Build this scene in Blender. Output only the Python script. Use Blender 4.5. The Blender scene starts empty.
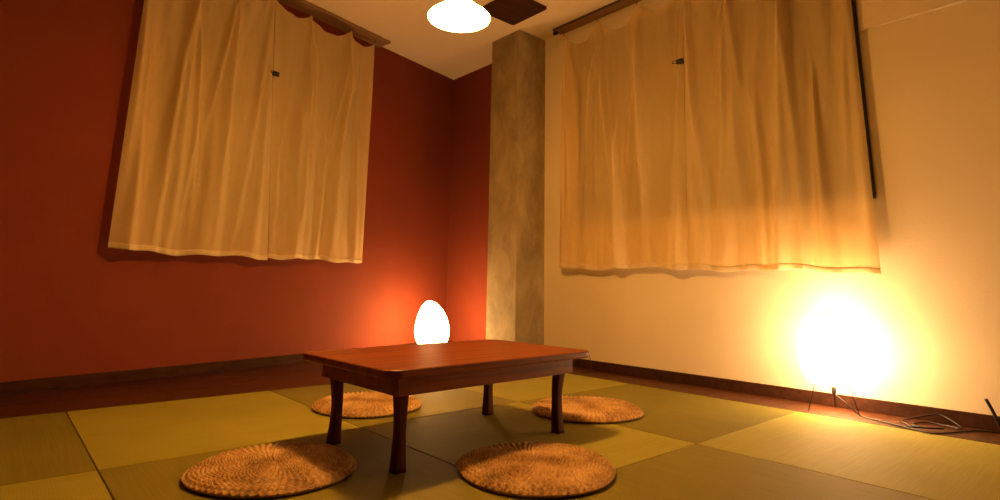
import bpy, bmesh, math, random
from mathutils import Vector, Matrix, noise
random.seed(4)
PI = math.pi
scn = bpy.context.scene
COL = scn.collection

# ------------------------------------------------------------------ helpers
def link(name, me, mat=None, parent=None, smooth=False):
    o = bpy.data.objects.new(name, me)
    COL.objects.link(o)
    if mat: me.materials.append(mat)
    if parent is not None: o.parent = parent
    if smooth:
        for p in me.polygons: p.use_smooth = True
    return o
def mesh_from(name, vs, fs):
    me = bpy.data.meshes.new(name); me.from_pydata(vs, [], fs); me.update(); return me
def from_bm(name, bm, mat=None, parent=None, smooth=False):
    bmesh.ops.recalc_face_normals(bm, faces=bm.faces)
    me = bpy.data.meshes.new(name); bm.to_mesh(me); bm.free()
    return link(name, me, mat, parent, smooth)
def empty(name, loc, rz=0.0):
    o = bpy.data.objects.new(name, None); COL.objects.link(o)
    o.empty_display_size = .1; o.location = loc; o.rotation_euler = (0, 0, rz); return o
def tag(o, label=None, cat=None, group=None, kind=None):
    if label: o['label'] = label
    if cat: o['category'] = cat
    if group: o['group'] = group
    if kind: o['kind'] = kind
    return o
def add_box(bm, x0, x1, y0, y1, z0, z1, M=None, bev=0.0, seg=2):
    vs = [bm.verts.new((x, y, z)) for x in (x0, x1) for y in (y0, y1) for z in (z0, z1)]
    F = [(0,1,3,2),(4,6,7,5),(0,4,5,1),(2,3,7,6),(0,2,6,4),(1,5,7,3)]
    fs = [bm.faces.new([vs[i] for i in f]) for f in F]
    if bev > 0:
        es = list({e for f in fs for e in f.edges})
        r = bmesh.ops.bevel(bm, geom=es, offset=bev, segments=seg, affect='EDGES', profile=.5)
        vs = list({v for f in r['faces'] for v in f.verts} | {v for v in vs if v.is_valid})
    if M is not None:
        bmesh.ops.transform(bm, matrix=M, verts=vs)
    return vs
def box_obj(name, b, mat, parent=None, bev=0.0, M=None):
    bm = bmesh.new(); add_box(bm, *b, M=M, bev=bev); return from_bm(name, bm, mat, parent)
def smooth_path(pts, n=8):
    P = [Vector(p) for p in pts]; out = []
    for i in range(len(P)-1):
        a = P[max(i-1, 0)]; b = P[i]; c = P[i+1]; d = P[min(i+2, len(P)-1)]
        for k in range(n):
            t = k/n
            out.append(.5*((2*b)+(c-a)*t+(2*a-5*b+4*c-d)*t*t+(-a+3*b-3*c+d)*t**3))
    out.append(P[-1]); return out
def add_tube(bm, path, r, seg=8):
    path = [Vector(p) for p in path]; rings = []
    up = Vector((0, 0, 1)); prev = None
    for i, p in enumerate(path):
        d = (path[min(i+1, len(path)-1)]-path[max(i-1, 0)]).normalized()
        if prev is None:
            a = d.cross(up)
            if a.length < 1e-3: a = d.cross(Vector((1, 0, 0)))
        else:
            a = prev-d*prev.dot(d)
        a.normalize(); prev = a; b = d.cross(a)
        rr = r[i] if isinstance(r, (list, tuple)) else r
        rings.append([bm.verts.new(p+(a*math.cos(t)+b*math.sin(t))*rr) for t in (2*PI*k/seg for k in range(seg))])
    for A, B in zip(rings, rings[1:]):
        for k in range(seg): bm.faces.new((A[k], A[(k+1) % seg], B[(k+1) % seg], B[k]))
    bm.faces.new(rings[0][::-1]); bm.faces.new(rings[-1])
def tube_obj(name, path, r, mat, parent=None, seg=8):
    bm = bmesh.new(); add_tube(bm, path, r, seg); return from_bm(name, bm, mat, parent, True)
def add_lathe(bm, prof, seg=48, closed=True):
    rings = []
    for r, z in prof:
        if r < 1e-6: rings.append([bm.verts.new((0, 0, z))])
        else: rings.append([bm.verts.new((r*math.cos(2*PI*k/seg), r*math.sin(2*PI*k/seg), z)) for k in range(seg)])
    for A, B in zip(rings, rings[1:]):
        for k in range(seg):
            a0, a1 = A[k % len(A)], A[(k+1) % len(A)]; b0, b1 = B[k % len(B)], B[(k+1) % len(B)]
            q = []
            for v in (a0, a1, b1, b0):
                if v not in q: q.append(v)
            if len(q) > 2: bm.faces.new(q)

# ------------------------------------------------------------------ materials
def new_mat(name):
    m = bpy.data.materials.new(name); m.use_nodes = True
    nt = m.node_tree; b = nt.nodes['Principled BSDF']; return m, nt, b
def N(nt, t, **kw):
    n = nt.nodes.new(t)
    for k, v in kw.items():
        if k in n.inputs.keys(): n.inputs[k].default_value = v
        else: setattr(n, k, v)
    return n
def ramp(nt, fac, stops):
    r = nt.nodes.new('ShaderNodeValToRGB'); e = r.color_ramp.elements
    while len(e) < len(stops): e.new(.5)
    for i, (p, c) in enumerate(stops): e[i].position = p; e[i].color = (*c, 1)
    nt.links.new(fac, r.inputs['Fac']); return r.outputs['Color']
def coords(nt, scale=(1, 1, 1), rot=(0, 0, 0)):
    tc = nt.nodes.new('ShaderNodeTexCoord'); mp = nt.nodes.new('ShaderNodeMapping')
    mp.inputs['Scale'].default_value = scale; mp.inputs['Rotation'].default_value = rot
    nt.links.new(tc.outputs['Object'], mp.inputs['Vector']); return mp.outputs['Vector']
def bump(nt, b, h, strength, dist):
    n = N(nt, 'ShaderNodeBump', Strength=strength, Distance=dist)
    nt.links.new(h, n.inputs['Height']); nt.links.new(n.outputs['Normal'], b.inputs['Normal'])

def plaster(name, c0, c1, rough=.85, bs=.25, scale=1.6):
    m, nt, b = new_mat(name); v = coords(nt)
    n = N(nt, 'ShaderNodeTexNoise', Scale=scale, Detail=6.0, Roughness=.6); nt.links.new(v, n.inputs['Vector'])
    nt.links.new(ramp(nt, n.outputs['Fac'], [(.3, c0), (.7, c1)]), b.inputs['Base Color'])
    n2 = N(nt, 'ShaderNodeTexNoise', Scale=70.0, Detail=4.0); nt.links.new(v, n2.inputs['Vector'])
    bump(nt, b, n2.outputs['Fac'], bs, .003); b.inputs['Roughness'].default_value = rough; return m
def wood(name, dark, light, rough=.35, axis='x', scale=1.0, coat=0.0):
    m, nt, b = new_mat(name)
    sc = {'x': (1.1, 22, 22), 'y': (22, 1.1, 22), 'z': (22, 22, 1.1)}[axis]
    v = coords(nt, tuple(s*scale for s in sc))
    n = N(nt, 'ShaderNodeTexNoise', Scale=1.6, Detail=8.0, Roughness=.62, Distortion=.5); nt.links.new(v, n.inputs['Vector'])
    nt.links.new(ramp(nt, n.outputs['Fac'], [(.32, dark), (.5, tuple((a+c)/2 for a, c in zip(dark, light))), (.7, light)]), b.inputs['Base Color'])
    bump(nt, b, n.outputs['Fac'], .12, .002)
    b.inputs['Specular IOR Level'].default_value = .32 if rough < .45 else .18
    b.inputs['Roughness'].default_value = rough; b.inputs['Coat Weight'].default_value = coat
    b.inputs['Coat Roughness'].default_value = .25; return m
def simple(name, c, rough=.5, metal=0.0):
    m, nt, b = new_mat(name); v = coords(nt)
    n = N(nt, 'ShaderNodeTexNoise', Scale=35.0, Detail=3.0); nt.links.new(v, n.inputs['Vector'])
    nt.links.new(ramp(nt, n.outputs['Fac'], [(.3, tuple(x*.85 for x in c)), (.7, c)]), b.inputs['Base Color'])
    b.inputs['Roughness'].default_value = rough; b.inputs['Metallic'].default_value = metal; return m
def glow(name, c, strength, base=(.9, .85, .75), rib=None):
    m, nt, b = new_mat(name)
    b.inputs['Base Color'].default_value = (*base, 1); b.inputs['Roughness'].default_value = .6
    b.inputs['Emission Color'].default_value = (*c, 1); b.inputs['Emission Strength'].default_value = strength
    v = coords(nt, (1, 1, 1)); n = N(nt, 'ShaderNodeTexNoise', Scale=60.0, Detail=3.0); nt.links.new(v, n.inputs['Vector'])
    bump(nt, b, n.outputs['Fac'], .1, .002); return m
def tatami(name, c0, c1, axis):
    m, nt, b = new_mat(name)
    v = coords(nt, (1, 1, 1), (0, 0, 0 if axis == 'x' else PI/2))
    w = N(nt, 'ShaderNodeTexWave', wave_type='BANDS', bands_direction='X', Scale=38.0, Distortion=.35, Detail=2.0)
    w.inputs['Detail Scale'].default_value = 3.0; nt.links.new(v, w.inputs['Vector'])
    v2 = coords(nt, (4, 160, 4) if axis == 'x' else (160, 4, 4))
    n = N(nt, 'ShaderNodeTexNoise', Scale=1.0, Detail=5.0); nt.links.new(v2, n.inputs['Vector'])
    v3 = coords(nt); n3 = N(nt, 'ShaderNodeTexNoise', Scale=2.5, Detail=3.0); nt.links.new(v3, n3.inputs['Vector'])
    ad = N(nt, 'ShaderNodeMath', operation='ADD'); nt.links.new(n.outputs['Fac'], ad.inputs[0]); nt.links.new(n3.outputs['Fac'], ad.inputs[1])
    ml = N(nt, 'ShaderNodeMath', operation='MULTIPLY'); nt.links.new(ad.outputs[0], ml.inputs[0]); ml.inputs[1].default_value = .5
    nt.links.new(ramp(nt, ml.outputs[0], [(.35, c0), (.65, c1)]), b.inputs['Base Color'])
    bump(nt, b, w.outputs['Fac'], .22, .0012)
    b.inputs['Roughness'].default_value = .7; b.inputs['Specular IOR Level'].default_value = .2; return m
def straw(name):
    m, nt, b = new_mat(name); v = coords(nt)
    n = N(nt, 'ShaderNodeTexNoise', Scale=95.0, Detail=4.0, Roughness=.7); nt.links.new(v, n.inputs['Vector'])
    n2 = N(nt, 'ShaderNodeTexNoise', Scale=9.0, Detail=4.0); nt.links.new(v, n2.inputs['Vector'])
    ad = N(nt, 'ShaderNodeMath', operation='ADD'); nt.links.new(n.outputs['Fac'], ad.inputs[0]); nt.links.new(n2.outputs['Fac'], ad.inputs[1])
    ml = N(nt, 'ShaderNodeMath', operation='MULTIPLY'); nt.links.new(ad.outputs[0], ml.inputs[0]); ml.inputs[1].default_value = .5
    nt.links.new(ramp(nt, ml.outputs[0], [(.36, (.16, .08, .028)), (.49, (.46, .27, .105)), (.64, (.76, .52, .24))]), b.inputs['Base Color'])
    bump(nt, b, n.outputs['Fac'], .8, .004); b.inputs['Roughness'].default_value = .7; return m
def cloth(name, c, transl=.35, sheer=.12):
    m, nt, b = new_mat(name); nt.nodes.remove(b)
    out = nt.nodes['Material Output']; v = coords(nt)
    wv = coords(nt, (1, 1, 1))
    n = N(nt, 'ShaderNodeTexNoise', Scale=7.0, Detail=5.0, Roughness=.6, Distortion=.8); nt.links.new(v, n.inputs['Vector'])
    n2 = N(nt, 'ShaderNodeTexNoise', Scale=260.0, Detail=2.0); nt.links.new(v, n2.inputs['Vector'])
    ad = N(nt, 'ShaderNodeMath', operation='ADD'); nt.links.new(n.outputs['Fac'], ad.inputs[0])
    m2 = N(nt, 'ShaderNodeMath', operation='MULTIPLY'); nt.links.new(n2.outputs['Fac'], m2.inputs[0]); m2.inputs[1].default_value = .12
    nt.links.new(m2.outputs[0], ad.inputs[1])
    bp = N(nt, 'ShaderNodeBump', Strength=.35, Distance=.012); nt.links.new(ad.outputs[0], bp.inputs['Height'])
    col = ramp(nt, n2.outputs['Fac'], [(.3, tuple(x*.93 for x in c)), (.7, c)])
    d = nt.nodes.new('ShaderNodeBsdfDiffuse'); t = nt.nodes.new('ShaderNodeBsdfTranslucent'); tr = nt.nodes.new('ShaderNodeBsdfTransparent')
    for s in (d, t): nt.links.new(col, s.inputs['Color']); nt.links.new(bp.outputs['Normal'], s.inputs['Normal'])
    mx = nt.nodes.new('ShaderNodeMixShader'); mx.inputs[0].default_value = transl
    nt.links.new(d.outputs[0], mx.inputs[1]); nt.links.new(t.outputs[0], mx.inputs[2])
    my = nt.nodes.new('ShaderNodeMixShader'); my.inputs[0].default_value = sheer
    nt.links.new(mx.outputs[0], my.inputs[1]); nt.links.new(tr.outputs[0], my.inputs[2])
    nt.links.new(my.outputs[0], out.inputs['Surface']); return m
def concrete(name):
    m, nt, b = new_mat(name); v = coords(nt, (1, 1, .55))
    n = N(nt, 'ShaderNodeTexNoise', Scale=5.0, Detail=9.0, Roughness=.68, Distortion=.4); nt.links.new(v, n.inputs['Vector'])
    nt.links.new(ramp(nt, n.outputs['Fac'], [(.3, (.20, .155, .085)), (.5, (.33, .26, .14)), (.72, (.47, .38, .22))]), b.inputs['Base Color'])
    n2 = N(nt, 'ShaderNodeTexNoise', Scale=40.0, Detail=6.0); nt.links.new(v, n2.inputs['Vector'])
    bump(nt, b, n2.outputs['Fac'], .3, .004); b.inputs['Roughness'].default_value = .75; return m

WARM = (1.0, .445, .085)
M = dict(
    red=plaster('red_plaster', (.175, .026, .006), (.215, .033, .009)),
    cream=plaster('cream_plaster', (.84, .73, .55), (.90, .79, .60)),
    ceil=plaster('ceiling_paint', (.86, .75, .57), (.91, .80, .62), bs=.1),
    dim=plaster('brown_plaster', (.11, .065, .04), (.15, .09, .055)),
    conc=concrete('bare_concrete'),
    floorwood=wood('dark_floor_wood', (.036, .011, .004), (.085, .027, .009), .46, 'x', .8, .05),
    base=wood('baseboard_wood', (.026, .008, .003), (.065, .020, .007), .8, 'x'),
    table=wood('red_brown_table_wood', (.10, .020, .004), (.27, .062, .014), .42, 'x', 1.0, 0),
    tleg=wood('shade_darkened_leg_wood', (.06, .011, .003), (.11, .023, .007), .6, 'z', 1.0, 0),  # table wood made darker: shade below the tabletop is put into the colour
    tl=tatami('rush_mat_sheen_pale', (.255, .235, .033), (.325, .295, .047), 'x'),  # lighter sheen of the rush, from its weave direction, put into the base colour
    td=tatami('rush_mat_sheen_deep', (.155, .137, .020), (.205, .178, .028), 'y'),  # same rush turned crosswise, its duller sheen painted as a deeper base colour
    straw=straw('woven_straw'),
    cloth=cloth('thin_cotton', (.97, .78, .44), .40, .11),
    hem=cloth('cotton_hem', (.94, .80, .54), .35, .0),
    black=simple('black_plastic', (.012, .010, .009), .45),
    frame=simple('black_window_frame', (.012, .008, .007), .5),
    wire=simple('dark_wire', (.03, .025, .02), .4, .6),
    metal=simple('dull_metal_hook', (.20, .15, .10), .4, .8),
    rail=simple('brown_rail', (.10, .06, .035), .5),
    board=wood('curtain_board_wood', (.26, .16, .09), (.34, .21, .12), .6, 'x'),
    panel=wood('dark_ceiling_panel_wood', (.035, .012, .006), (.075, .026, .012), .5, 'x'),
    pglow=glow('lit_milk_glass', WARM, 68.0),
    bulb=glow('lit_bulb', WARM, 60.0),
    egg=glow('lit_egg_glass', (1.0, .55, .19), 46.0),
    paper=glow('lit_paper', (1.0, .58, .26), 26.0),
)
gm, gnt, gb = new_mat('night_window_glass')
gb.inputs['Base Color'].default_value = (.01, .01, .012, 1); gb.inputs['Roughness'].default_value = .45; gb.inputs['Specular IOR Level'].default_value = .25
gn = N(gnt, 'ShaderNodeTexNoise', Scale=3.0); bump(gnt, gb, gn.outputs['Fac'], .02, .002)
M['glass'] = gm

# ------------------------------------------------------------------ room numbers (metres)
CX, CY = 3.0, 3.319          # far corner of the room
H = 2.688
TH = .2159                   # the red side wall runs at a slight angle
T = Vector((math.cos(TH), math.sin(TH), 0)); NL = Vector((-math.sin(TH), math.cos(TH), 0))
CORNER = Vector((CX, CY, 0))
ML = Matrix.Translation(CORNER) @ Matrix.Rotation(TH, 4, 'Z')   # local x along the red wall, -y into the room
XB, YB = -2.6, -3.6          # unseen walls behind the camera

# floor: sub-floor below the mats and dark boards beside them, one structure
TX = [-1.76, -.88, 0.0, .88, 1.76, 2.705]
TY = [-1.955, -.978, 0.0, .978, 1.99]
bm = bmesh.new()
add_box(bm, XB, 3.1, YB, 4.0, -.10, -.031)
def plank(x0, x1, y0, y1): add_box(bm, x0, x1, y0, y1, -.031, 0, bev=.002, seg=1)
y = TY[-1]+.004
for w in (.30, .30, .32, .42, .45):
    plank(XB, 3.1, y, y+w-.003); y += w
x = TX[-1]+.004
plank(x, 3.1, YB, TY[-1]+.001)
plank(XB, TX[0]-.004, YB, TY[-1]+.001); plank(TX[0]-.001, TX[-1]+.001, YB, TY[0]-.004)
fl = from_bm('floor', bm, M['floorwood']); tag(fl, kind='structure')
cl = box_obj('ceiling', (XB-.1, 3.1, YB-.1, 4.0, H, H+.1), M['ceil']); tag(cl, kind='structure')

def wall_with_opening(name, s0, s1, o0, o1, oz0, oz1, mat, Mx, th=.12, y0=0.0):
    # local x along wall, thickness towards +y
    bm = bmesh.new()
    add_box(bm, s0, o0, y0, y0+th, -.1, H+.05, Mx); add_box(bm, o1, s1, y0, y0+th, -.1, H+.05, Mx)
    add_box(bm, o0, o1, y0, y0+th, -.1, oz0, Mx); add_box(bm, o0, o1, y0, y0+th, oz1, H+.05, Mx)
    bmesh.ops.remove_doubles(bm, verts=bm.verts, dist=1e-5)
    w = from_bm(name, bm, mat); tag(w, kind='structure'); return w
LW = (-2.78, -1.24, 1.02, 2.52)
wall_with_opening('wall_left', -6.2, .15, LW[0], LW[1], LW[2], LW[3], M['red'], ML)
# back wall local frame: local x = -world y measured from y=0, local y = +world x
MB = Matrix.Translation((CX, 0, 0)) @ Matrix.Rotation(-PI/2, 4, 'Z')   # (lx,ly) -> world (CX+ly, -lx)
RW = (-1.62, .349, 1.05, 2.52)
wall_with_opening('wall_back', -2.0, 3.7, RW[0], RW[1], RW[2], RW[3], M['cream'], MB)
bm = bmesh.new(); add_box(bm, CX, CX+.12, 2.0, 4.0, -.1, H+.05)
tag(from_bm('wall_back', bm, M['red']), kind='structure').name = 'wall_corner'
tag(box_obj('wall_front', (XB-.12, XB, YB-.1, 4.0, -.1, H+.05), M['dim']), kind='structure')
tag(box_obj('wall_right', (XB-.1, 3.12, YB-.12, YB, -.1, H+.05), M['dim']), kind='structure')
# concrete column in the back wall
bm = bmesh.new(); add_box(bm, 2.69, CX+.01, 1.997, 2.345, -.03, H+.02, bev=.006)
tag(from_bm('wall_column', bm, M['conc']), kind='structure')
# raised upper panel of the cream wall and baseboards
bm = bmesh.new(); add_box(bm, .36, 3.62, -.020, .01, 1.958, H+.01, MB, bev=.004)
tag(from_bm('trim_1', bm, M['cream']), kind='structure')
bm = bmesh.new(); add_box(bm, -1.997, 3.6, -.014, .002, -.001, .062, MB, bev=.003)
tag(from_bm('baseboard_back', bm, M['base']), kind='structure')
bm = bmesh.new(); add_box(bm, -6.0, -.01, -.014, .002, -.001, .062, ML, bev=.003)
tag(from_bm('baseboard_left', bm, M['base']), kind='structure')
bm = bmesh.new(); add_box(bm, -3.30, -2.345, -.014, .002, -.001, .062, MB, bev=.003)
tag(from_bm('baseboard_corner', bm, M['base']), kind='structure')

# windows hidden behind the curtains: black frame, two dark night panes
def window(name, a0, a1, z0, z1, Mx):
    bm = bmesh.new(); w = .035
    for b in ((a0, a0+w, z0, z1), (a1-w, a1, z0, z1), (a0+w, a1-w, z0, z0+w), (a0+w, a1-w, z1-w, z1), ((a0+a1)/2-.02, (a0+a1)/2+.02, z0+w, z1-w)):
        add_box(bm, b[0], b[1], -.016, .075, b[2], b[3], Mx, bev=.002, seg=1)
    f = from_bm(name, bm, M['frame']); tag(f, kind='structure')
    bm = bmesh.new()
    add_box(bm, a0+w, (a0+a1)/2-.02, .045, .055, z0+w, z1-w, Mx); add_box(bm, (a0+a1)/2+.02, a1-w, .045, .055, z0+w, z1-w, Mx)
    g = from_bm(name+'_pane', bm, M['glass'], f); g.name = 'window_pane'
window('window_1', LW[0], LW[1], LW[2], LW[3], ML)
window('window_2', RW[0], RW[1], RW[2], RW[3], MB)

# ------------------------------------------------------------------ tatami mats
mats = {  # (column, row): label
    (-1, 3): 'deep olive tatami mat at the left edge, beside the wooden floor strip',
    (0, 3): 'pale olive tatami mat beside the wooden floor, left of the table',
    (1, 3): 'deep olive tatami mat behind the table under the rear left straw cushion',
    (2, 3): 'pale tatami mat in the far corner behind the table, touching both wooden strips',
    (-1, 2): 'pale olive tatami mat in the bottom left corner of the photo',
    (0, 2): 'deep olive tatami mat beneath the front left straw cushion and left table legs',
    (1, 2): 'pale olive tatami mat beneath the right part of the table',
    (2, 2): 'deep olive tatami mat right of the table beside the cream wall',
    (0, 1): 'sliver of pale tatami mat at the bottom edge, below the front straw cushion',
    (1, 1): 'deep tatami mat at bottom centre right, between table and bright mat',
    (2, 1): 'brightly lit pale tatami mat directly in front of the paper floor lantern',
    (2, 0): 'deep tatami mat in the bottom right corner beyond the brightly lit mat',
    (1, 0): 'pale tatami mat nearest the viewer at bottom right',
}
for (i, j), lab in mats.items():
    xi = {-1: 1, 0: 2, 1: 3, 2: 4}[i]
    x0, x1 = TX[xi], TX[xi+1]; y0, y1 = TY[j], TY[j+1]
    pale = (i+j) % 2 == 1
    g = .0012
    bm = bmesh.new(); cx, cy = (x0+x1)/2, (y0+y1)/2
    add_box(bm, x0+g-cx, x1-g-cx, y0+g-cy, y1-g-cy, 0, .030, bev=.003, seg=2)
    o = from_bm('tatami_mat', bm, M['tl' if pale else 'td']); o.location = (cx, cy, -.030)
    tag(o, lab, 'tatami mat', 'square borderless tatami mats laid in a checker pattern')

# ------------------------------------------------------------------ table
TR = .033
table = empty('low_table', (1.075, .629, 0), TR)
tag(table, 'low red-brown wooden table with rounded corners and four flared legs', 'table')
def rounded_rect(a, b, r, n=8):
    pts = []
    for sx, sy, a0 in ((1, 1, 0), (-1, 1, PI/2), (-1, -1, PI), (1, -1, 3*PI/2)):
        for k in range(n+1):
            t = a0+PI/2*k/n
            pts.append((sx*(a-r)+r*math.cos(t), sy*(b-r)+r*math.sin(t)))
    return pts
bm = bmesh.new()
layers = [(.006, .292), (.001, .295), (0, .299), (0, .312), (.0015, .316), (.005, .318)]
rings = []
for ins, z in layers:
    rings.append([bm.verts.new((x, y, z)) for x, y in rounded_rect(.494-ins, .309-ins, .055-ins)])
for A, B in zip(rings, rings[1:]):
    n = len(A)
    for k in range(n): bm.faces.new((A[k], A[(k+1) % n], B[(k+1) % n], B[k]))
bm.faces.new(rings[0][::-1]); bm.faces.new(rings[-1])
from_bm('tabletop', bm, M['table'], table)
AX, AY = .422, .252
for b in ((-AX, AX, -AY, -AY+.02), (-AX, AX, AY-.02, AY), (-AX, -AX+.02, -AY+.0205, AY-.0205), (AX-.02, AX, -AY+.0205, AY-.0205)):
    box_obj('apron', (b[0], b[1], b[2], b[3], .230, .2925), M['table'], table, .002)
def leg_mesh(sx, sy):
    bm = bmesh.new(); rings = []
    for k in range(25):
        t = k/24; z = .2925*t
        # flared foot, slim waist, wider head under the apron
        w = .0162+.0045*max(0, 1-t/.38)**1.3+.0070*max(0, (t-.42)/.58)**1.5
        c = .003*max(0, 1-t/.38)**1.5+.012*max(0, (t-.45)/.55)**1.5
        ring = []
        for x, y in rounded_rect(w, w, .005, 3):
            ring.append(bm.verts.new((x+sx*c, y+sy*c, z)))
        rings.append(ring)
    n = len(rings[0])
    for A, B in zip(rings, rings[1:]):
        for k in range(n): bm.faces.new((A[k], A[(k+1) % n], B[(k+1) % n], B[k]))
    bm.faces.new(rings[0][::-1]); bm.faces.new(rings[-1]); return bm
for sx in (-1, 1):
    for sy in (-1, 1):
        l = from_bm('leg', leg_mesh(sx, sy), M['tleg'], table, True); l.location = (sx*.376, sy*.206, 0)
        for p in l.data.polygons: p.use_smooth = abs(p.normal.z) < .9

# ------------------------------------------------------------------ straw cushions
def cushion(name, R=.25, h=.026, seed=0, rel=1.0):
    NR, NT = 84, 420; coils = 21; vs = [(0, 0, h*.86)]; fs = []
    rnd = random.Random(seed)
    ph = [rnd.random()*6.28 for _ in range(coils+2)]
    for i in range(1, NR+1):
        u = i/NR
        for k in range(NT):
            t = 2*PI*k/NT
            rr = R*(1+.012*math.sin(3*t+seed)+.008*math.sin(5*t+2*seed))
            q = u*coils+t/(2*PI)                     # spiral coil
            ci = int(q); fr = q-ci
            ridge = math.sin(PI*fr)**.7
            nst = 12 if ci < 3 else (28 if ci < 7 else 60)
            br = .5+.5*math.sin(t*nst+q*.9+(fr-.5)*2.2)
            z = h*(.90+.10*math.cos(u*PI*.9))*(1-max(0, (u-.86)/.14)**2.6*.62)
            z -= .0028*math.exp(-(u/.05)**2)
            z += rel*(.0044*ridge-.0018+.0078*(br-.4)*ridge)
            z += .0018*math.sin(2.0*t+seed)*u+.0012*math.sin(4*t+seed*3)*u*u
            vs.append((rr*u*math.cos(t), rr*u*math.sin(t), z))
    def idx(i, k): return 1+(i-1)*NT+k % NT
    for k in range(NT): fs.append((0, idx(1, k), idx(1, k+1)))
    for i in range(1, NR):
        for k in range(NT): fs.append((idx(i, k), idx(i+1, k), idx(i+1, k+1), idx(i, k+1)))
    # rolled rim and underside
    base = len(vs); prof = [(1.012, .44), (1.012, .30), (.995, .14), (.965, .03), (.93, 0.0)]
    for a, zz in prof:
        for k in range(NT):
            t = 2*PI*k/NT
            rr = R*(1+.012*math.sin(3*t+seed)+.008*math.sin(5*t+2*seed))*a+.0016*math.sin(t*98)*(1 if zz > 0 else 0)
            vs.append((rr*math.cos(t), rr*math.sin(t), h*zz))
    prev = lambda k: idx(NR, k)
    for j in range(len(prof)):
        cur = lambda k, j=j: base+j*NT+k % NT
        for k in range(NT): fs.append((prev(k), cur(k), cur(k+1), prev(k+1)))
        prev = cur
    fs.append(tuple(base+(len(prof)-1)*NT+k for k in range(NT))[::-1])
    return link(name, mesh_from(name, vs, fs), M['straw'], None, True)
for (x, y, R, rz, lab) in (
    (.409, .641, .243, .3, 'round woven straw cushion at the front left, left of the table'),
    (1.091, 1.31, .249, 2.1, 'round woven straw cushion on the far side behind the table'),
    (1.856, .619, .256, 4.0, 'round woven straw cushion at the right end of the table'),
    (1.049, .148, .248, 5.2, 'round woven straw cushion at bottom centre, in front of the table')):
    c = cushion('straw_cushion', R, .028, rz, 1.0 if x < .5 else 1.35); c.location = (x, y, .0005); c.rotation_euler = (0, 0, rz)
    tag(c, lab, 'cushion', 'round straw cushions around the low table')

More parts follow.
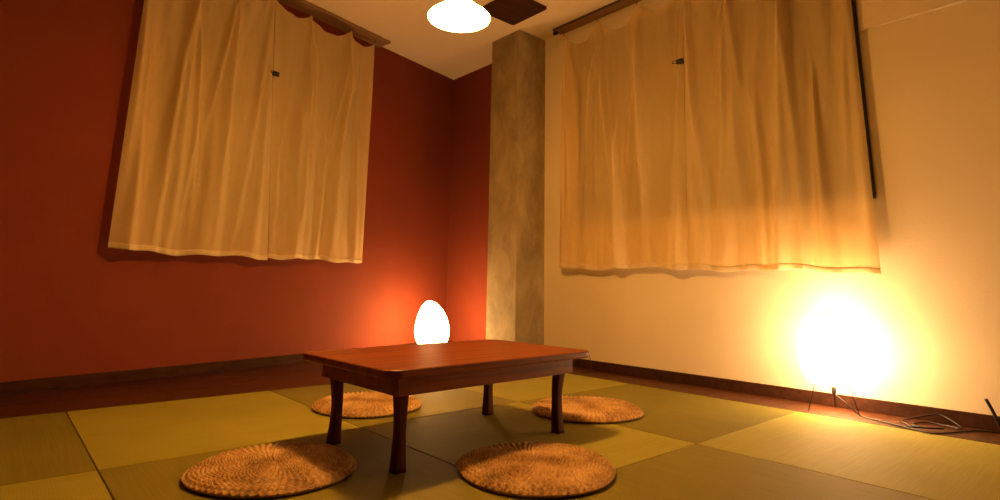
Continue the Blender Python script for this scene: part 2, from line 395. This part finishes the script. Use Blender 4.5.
# ------------------------------------------------------------------ curtains
def curtain(name, Mx, s_top, s_bot, ztop, zbot, off, hooks, seed, label, sagk=.085, edge_l=0, edge_r=0, dz=(0, 0), hookr=True):
    """panel hanging from hooks; s runs left to right as seen from the room, local -y is towards the room"""
    NS, NV = 150, 170
    root = empty(name, (0, 0, 0)); root.matrix_world = Mx
    P = []
    hk = sorted(hooks); rr = random.Random(int(seed*10)); RG = []
    for i, h in enumerate(hk):
        for k in range(4):
            RG.append((h, rr.uniform(-.26, .26)*(1 if 0 < i < len(hk)-1 else .6), rr.uniform(.028, .052), rr.uniform(.015, .026), rr.uniform(.45, 1.1), rr.uniform(0, .18)))
        RG.append((h, rr.uniform(-.02, .02), .034, .020, 1.3, 0))
    for k in range(5):
        RG.append((rr.uniform(hk[0], hk[-1]), rr.uniform(-.06, .06), rr.uniform(.02, .034), rr.uniform(.018, .03), 1.6, rr.uniform(.25, .5)))
    def shape(u, v):
        st = s_top[0]+(s_top[1]-s_top[0])*u; sb = s_bot[0]+(s_bot[1]-s_bot[0])*u
        s = st+(sb-st)*v
        # sag between the two neighbouring hooks
        sag = 0
        for a, b in zip(hk, hk[1:]):
            if a <= st <= b:
                t = (st-a)/(b-a); sag = sagk*(b-a)/.34*(4*t*(1-t))**.85
        z = ztop+(zbot-ztop)*v-sag*max(0, 1-v*1.6)**2
        z += (dz[0]*(1-u)+dz[1]*u+.008*math.sin(u*9+seed)+.005*math.sin(u*23+seed*2))*v**3
        d = 0
        for i, h in enumerate(hk):
            wdt = .016+.13*v**.8
            q = (s-h-(.05*math.sin(seed+i*2.1))*v)/wdt
            d += (.020+.010*math.sin(i*1.7+seed))*math.exp(-.20*q*q)*math.cos(q*1.9)*min(1, .35+v*3)*(1-.55*v)
        # tension folds in the shallow swags under the scallops
        for a, b in zip(hk, hk[1:]):
            m = (a+b)/2; q = (s-m)/((b-a)/2)
            if abs(q) < 1.2:
                d += .012*math.exp(-(v/.13)**2)*math.cos(min(1, abs(q))*PI/2)
                d += .013*math.exp(-(v/.10)**2)*math.sin(26*(v+.10*q*q))*max(0, 1-q*q)
        for h, sl, am, wd, ln_, v0 in RG:
            if v < v0: continue
            vv = v-v0; q = (s-h-sl*vv**.8)/(wd*(.5+1.6*vv))
            if abs(q) < 3.5: d += am*math.exp(-q*q)*min(1, vv*7+(.5 if v0 == 0 else 0))*max(0, 1-vv/ln_)**.7
        n1 = noise.noise(Vector((s*5.2+seed*7+.9*v, v*1.3, seed)))
        n2 = noise.noise(Vector((s*13+seed*3+1.2*v, v*2.4, seed+5)))
        n3 = noise.noise(Vector((s*24, v*14, seed+9)))
        d += .050*n1*(.4+.5*v)+.026*n2+.004*n3
        # rolled side edges
        eu = min(u/.02, 1) if edge_l else 1; er = min((1-u)/.02, 1) if edge_r else 1
        d += .008*(1-eu)+.008*(1-er)
        ed = min(1, .04+min(u, 1-u)*11); d *= ed
        d -= .022
        lo_ = -off+.040; d = lo_+math.log1p(math.exp((d-lo_)/.006))*.006 if d-lo_ < .06 else d
        return Vector((s, -(off+d), z))
    for j in range(NV+1):
        for i in range(NS+1): P.append(shape(i/NS, j/NV))
    W = NS+1
    jh = int(NV*.988)
    fs = [(j*W+i, j*W+i+1, (j+1)*W+i+1, (j+1)*W+i) for j in range(jh) for i in range(NS)]
    vs = P[:(jh+1)*W]
    p = link('cloth_panel', mesh_from('cloth_panel', vs, fs), M['cloth'], root, True)
    # sewn bottom hem, a doubled strip with thickness
    bm = bmesh.new(); F = []; B = []
    for j in range(jh, NV+1):
        F.append([bm.verts.new(P[j*W+i]+Vector((0, -.0005, 0))) for i in range(W)])
        B.append([bm.verts.new(P[j*W+i]+Vector((0, .0005, 0))) for i in range(W)])
    for G in (F, B):
        for a, b in zip(G, G[1:]):
            for i in range(NS): bm.faces.new((a[i], a[i+1], b[i+1], b[i]))
    for a, b in ((F[0], B[0]), (F[-1], B[-1])):
        for i in range(NS): bm.faces.new((a[i], a[i+1], b[i+1], b[i]))
    from_bm('hem', bm, M['hem'], root, True)
    for h in hk:
        u = (h-s_top[0])/(s_top[1]-s_top[0]); u = min(max(u, .004), .996)
        q = shape(u, 0)
        if hookr:
            path = smooth_path([(q.x, q.y+.004, q.z-.012), (q.x, q.y-.004, q.z), (q.x, q.y, q.z+.012), (q.x, -off, ztop+.022), (q.x, -off, ztop+.030)], 4)
            tube_obj('curtain_hook', path, .003, M['metal'], root, 6)
    tag(root, label, 'curtain', 'thin cream cotton curtain panels')
    return shape, root

ZL = 2.632
sh1, _ = curtain('cotton_curtain', ML, (-2.945, -2.1062), (-2.948, -1.9722), ZL, .732, .104, [-2.935, -2.65, -2.38, -2.115], 1.3,
    'left panel of the pale cotton curtain pair on the red wall', edge_l=1, edge_r=1, dz=(.004, -.004))
sh2, _ = curtain('cotton_curtain', ML, (-2.1056, -1.145), (-1.9716, -1.138), ZL, .742, .104, [-2.098, -1.79, -1.435, -1.155], 4.1,
    'right panel of the pale cotton curtain pair on the red wall, nearer the corner', edge_l=1, edge_r=1, dz=(.0, .0))
ZR = 2.618
sh3, _ = curtain('cotton_curtain', MB, (-1.722, -.6382), (-1.775, -.6842), ZR, .705, .088, [-1.715, -1.36, -.99, -.65], 7.7,
    'left panel of the cream curtain pair on the cream wall, next to the concrete column', sagk=.115, edge_l=1, edge_r=1, dz=(.012, -.004))
sh4, _ = curtain('cotton_curtain', MB, (-.6376, .345), (-.6836, .354), ZR, .702, .088, [-.635, -.32, -.0, .335], 9.2,
    'right panel of the cream curtain pair on the cream wall, glowing above the floor lantern', sagk=.115, edge_l=1, edge_r=1, dz=(.0, -.035))

# curtain board on the ceiling along the red wall, slim rail along the cream wall
b = box_obj('curtain_board', (-3.6, -1.03, -.155, -.002, H-.024, H-.0005), M['board'], None, .003, ML)
tag(b, 'brown wooden curtain board fixed to the ceiling along the red wall', 'curtain board')
rl = empty('curtain_board', (0, 0, 0)); rl.matrix_world = MB
tag(rl, 'brown wooden curtain board with a dark track on the ceiling along the cream wall', 'curtain board')
box_obj('board', (-1.80, .62, -.105, -.0155, H-.020, H-.0005), M['board'], rl, .002)
box_obj('track', (-1.80, .62, -.117, -.1055, H-.018, H-.0005), M['rail'], rl, .002)
bm = bmesh.new(); add_lathe(bm, [(0, 0), (.013, 0), (.016, .006), (.016, .03), (.012, .036), (0, .037)], 20)
k = from_bm('end_cap', bm, M['black'], rl, True); k.rotation_euler = (0, -PI/2, 0); k.location = (-1.765, -.100, H-.037)

# small black clips pinching the panels together at their meeting edge
def clip(name, Mx, s, z, y, lab):
    root = empty(name, (0, 0, 0)); root.matrix_world = Mx @ Matrix.Translation((s, y, z))
    bm = bmesh.new(); add_box(bm, -.024, .024, -.009, .009, -.017, .017, bev=.004); from_bm('clip_body', bm, M['black'], root)
    tube_obj('clip_wire', smooth_path([(-.020, -.009, -.008), (-.040, -.013, -.009), (-.048, -.014, 0), (-.040, -.013, .009), (-.020, -.009, .008)], 5), .0024, M['wire'], root, 6)
    tag(root, lab, 'clip')
P1 = sh2(.0, .29); clip('curtain_clip', ML, -2.062, 2.052, P1.y-.030, 'small black clip holding together the curtain panels on the red wall')
P2 = sh4(.0, .29); clip('curtain_clip', MB, -.668, 2.070, P2.y-.020, 'small black clip holding together the curtain panels on the cream wall')

# ------------------------------------------------------------------ ceiling things
pn = empty('ceiling_panel', (2.40, 1.765, H)); tag(pn, 'dark brown square panel on the ceiling with rounded corners', 'ceiling panel')
bm = bmesh.new(); rings = []
for ins, z in ((.0, -.0005), (.0, -.014), (.004, -.018)):
    rings.append([bm.verts.new((x, y, z)) for x, y in rounded_rect(.185-ins, .195-ins, .022)])
for A, B in zip(rings, rings[1:]):
    n = len(A)
    for k in range(n): bm.faces.new((A[k], A[(k+1) % n], B[(k+1) % n], B[k]))
bm.faces.new(rings[0][::-1]); bm.faces.new(rings[-1])
from_bm('panel', bm, M['panel'], pn)

LP = Vector((1.098, .70, 1.755))
pd = empty('pendant_lamp', (LP.x, LP.y, LP.z)); tag(pd, 'lit conical milk-glass pendant lamp hanging above the low table', 'pendant lamp')
bm = bmesh.new()
out = [(.139, 0), (.141, .006), (.135, .014), (.110, .034), (.084, .054), (.062, .076), (.046, .100), (.036, .120), (.030, .135)]
inn = [(r-.004, z) for r, z in out[::-1]]
add_lathe(bm, out+inn+[out[0]], 64)
bmesh.ops.remove_doubles(bm, verts=bm.verts, dist=1e-6)
from_bm('lamp_shade', bm, M['pglow'], pd, True)
bm = bmesh.new(); add_lathe(bm, [(0, .128), (.032, .128), (.034, .135), (.030, .165), (.014, .185), (0, .186)], 32)
from_bm('socket', bm, M['black'], pd, True)
bm = bmesh.new(); add_lathe(bm, [(0, .012)]+[(.034*math.sin(PI*k/12), .046-.034*math.cos(PI*k/12)) for k in range(1, 9)]+[(.016, .085), (.014, .127)], 24)
from_bm('bulb', bm, M['bulb'], pd, True)
tube_obj('hanging_cord', [(0, 0, .184), (0, 0, H-LP.z-.02)], .003, M['black'], pd)
bm = bmesh.new(); add_lathe(bm, [(0, H-LP.z-.035), (.03, H-LP.z-.033), (.05, H-LP.z-.015), (.052, H-LP.z-.0005), (0, H-LP.z-.0005)], 32)
from_bm('ceiling_rose', bm, M['black'], pd, True)
L = bpy.data.lights.new('pendant_light', 'POINT'); L.energy = 54; L.color = WARM; L.shadow_soft_size = .045
lo = bpy.data.objects.new('pendant_light', L); COL.objects.link(lo); lo.location = (LP.x, LP.y, LP.z-.012)
lo.parent = None

# ------------------------------------------------------------------ egg lamp in the far corner
eg = empty('egg_lamp', (2.461, 2.759, 0)); tag(eg, 'glowing white egg-shaped lamp on the floor behind the table near the red corner', 'lamp')
bm = bmesh.new()
EGG = [(.034, .050, 0), (.045, .062, 0), (.072, .088, 0), (.104, .115, 0), (.145, .135, -.001), (.190, .143, -.002), (.245, .140, -.003),
       (.295, .128, -.005), (.335, .114, -.009), (.370, .097, -.013), (.400, .077, -.018), (.422, .056, -.023), (.438, .034, -.027), (.446, .015, -.029), (.448, 0, -.029)]
EP = smooth_path([(r, z, c) for z, r, c in EGG], 3)
add_lathe(bm, [(0, .034)]+[(max(p.x, 0) if i < len(EP)-1 else 0, p.y) for i, p in enumerate(EP)], 48)
ax = Vector((.748, -.664, 0))
for v in bm.verts:
    c = min(EP, key=lambda p: abs(p.y-v.co.z)).z
    v.co += ax*c
from_bm('glass_body', bm, M['egg'], eg, True)
bm = bmesh.new(); add_lathe(bm, [(0, 0), (.075, 0), (.082, .006), (.082, .026), (.074, .034), (0, .034)], 40)
from_bm('lamp_base', bm, M['tleg'], eg, True)

# ------------------------------------------------------------------ paper floor lantern
FLX, FLY = 2.826, -.132
ft = [(2.746, -.038), (2.965, -.085), (2.821, -.236)]
ln = empty('paper_lantern', (FLX, FLY, 0)); tag(ln, 'bright barrel-shaped paper floor lantern on thin wire legs by the cream wall', 'lamp')
bm = bmesh.new(); prof = []
RL, z0, z1 = .143, .135, .455
n = 44
for k in range(n+1):
    t = k/n
    prof.append((RL*(1-.30*abs(2*t-1)**3.2-.05*(t))*(1+.010*math.cos(k*PI)), z0+(z1-z0)*t))
prof = [(.055, z0-.001)]+prof+[(.055, z1+.001)]
add_lathe(bm, prof, 56)
from_bm('paper_shade', bm, M['paper'], ln, True)
for x, y in ft:
    dx, dy = x-FLX, y-FLY
    tube_obj('leg', [(dx*.62, dy*.62, .165), (dx, dy, .003)], .0022, M['wire'], ln, 6)
tube_obj('top_handle', smooth_path([(-.012, .010, z1-.002), (-.014, .012, z1+.018), (0, 0, z1+.034), (.014, -.012, z1+.018), (.012, -.010, z1-.002)], 6), .0018, M['wire'], ln, 6)
bm = bmesh.new(); add_lathe(bm, [(0, .085), (.006, .085), (.010, .092), (.011, .15), (0, .15)], 16)
from_bm('socket', bm, M['wire'], ln, True)
def fl_pt(x, y, z=.004): return (x-FLX, y-FLY, z)
def cable_pt(p): return fl_pt(*p)
path = [(0, 0, .087), (.0, -.045, .055), (ft[2][0]-FLX+.004, ft[2][1]-FLY-.002, .006)]
path += [cable_pt(p) for p in ((2.775, -.33, .004), (2.727, -.437, .004), (2.686, -.534, .004), (2.76, -.58, .004), (2.85, -.62, .004), (2.915, -.66, .004), (2.95, -.76, .004), (2.955, -1.0, .004), (2.95, -1.3, .004))]
tube_obj('power_cord', smooth_path(path, 8), .0030, M['black'], ln, 8)
# spare length of cord folded in a flat loop by the baseboard
lp = [(2.80, -.56, .0105), (2.745, -.50, .0105), (2.735, -.455, .0105), (2.80, -.425, .006), (2.87, -.393, .006), (2.93, -.445, .022), (2.972, -.50, .036), (2.965, -.54, .030), (2.914, -.595, .008), (2.86, -.600, .010), (2.90, -.55, .006), (2.91, -.48, .006), (2.84, -.445, .006), (2.755, -.462, .012), (2.735, -.49, .012)]
tube_obj('cord_loop', smooth_path([fl_pt(a, b_, c) for a, b_, c in lp], 8), .0034, M['black'], ln, 8)
o = tube_obj('wall_cable', smooth_path([(2.925, -.692, .137), (2.928, -.705, .102), (2.93, -.717, .064), (2.932, -.728, .025), (2.935, -.745, .009), (2.94, -.80, .008), (2.945, -.95, .007)], 8), .0065, M['black'], None, 8)
tag(o, 'thick black cable sticking up by the baseboard at the right edge of the photo', 'cable')
# thin cord by the back wall behind the table's right corner
o = tube_obj('thin_cord', smooth_path([(2.86, 1.62, .004), (2.89, 1.56, .07), (2.90, 1.51, .118), (2.90, 1.465, .112), (2.90, 1.445, .065), (2.895, 1.440, .015), (2.86, 1.43, .004), (2.76, 1.42, .004)], 8), .0022, M['black'], None, 6)
tag(o, 'thin dark cord arching up from the floor behind the right end of the table', 'cord')

# ------------------------------------------------------------------ world, camera, view
w = bpy.data.worlds.new('World'); scn.world = w; w.use_nodes = True
w.node_tree.nodes['Background'].inputs['Color'].default_value = (.02, .012, .006, 1)
w.node_tree.nodes['Background'].inputs['Strength'].default_value = .3
cam = bpy.data.cameras.new('camera'); co = bpy.data.objects.new('camera', cam); COL.objects.link(co)
Rr = ((.74773104, -.66374851, .01833598), (.134982, .12490725, -.98294356), (.65013703, .73745243, .18299113))
mx = Matrix(((Rr[0][0], -Rr[1][0], -Rr[2][0], -.316), (Rr[0][1], -Rr[1][1], -Rr[2][1], -1.204), (Rr[0][2], -Rr[1][2], -Rr[2][2], .567), (0, 0, 0, 1)))
co.matrix_world = mx
cam.sensor_width = 36; cam.sensor_fit = 'HORIZONTAL'; cam.lens = .5632034*36; cam.shift_y = (182.6446-250)/1000
cam.clip_start = .02
scn.camera = co
vs = scn.view_settings
scn.display_settings.display_device = 'sRGB'
vs.view_transform = 'Standard'; vs.look = 'None'; vs.exposure = 0.0; vs.gamma = 1.0; vs.use_curve_mapping = False
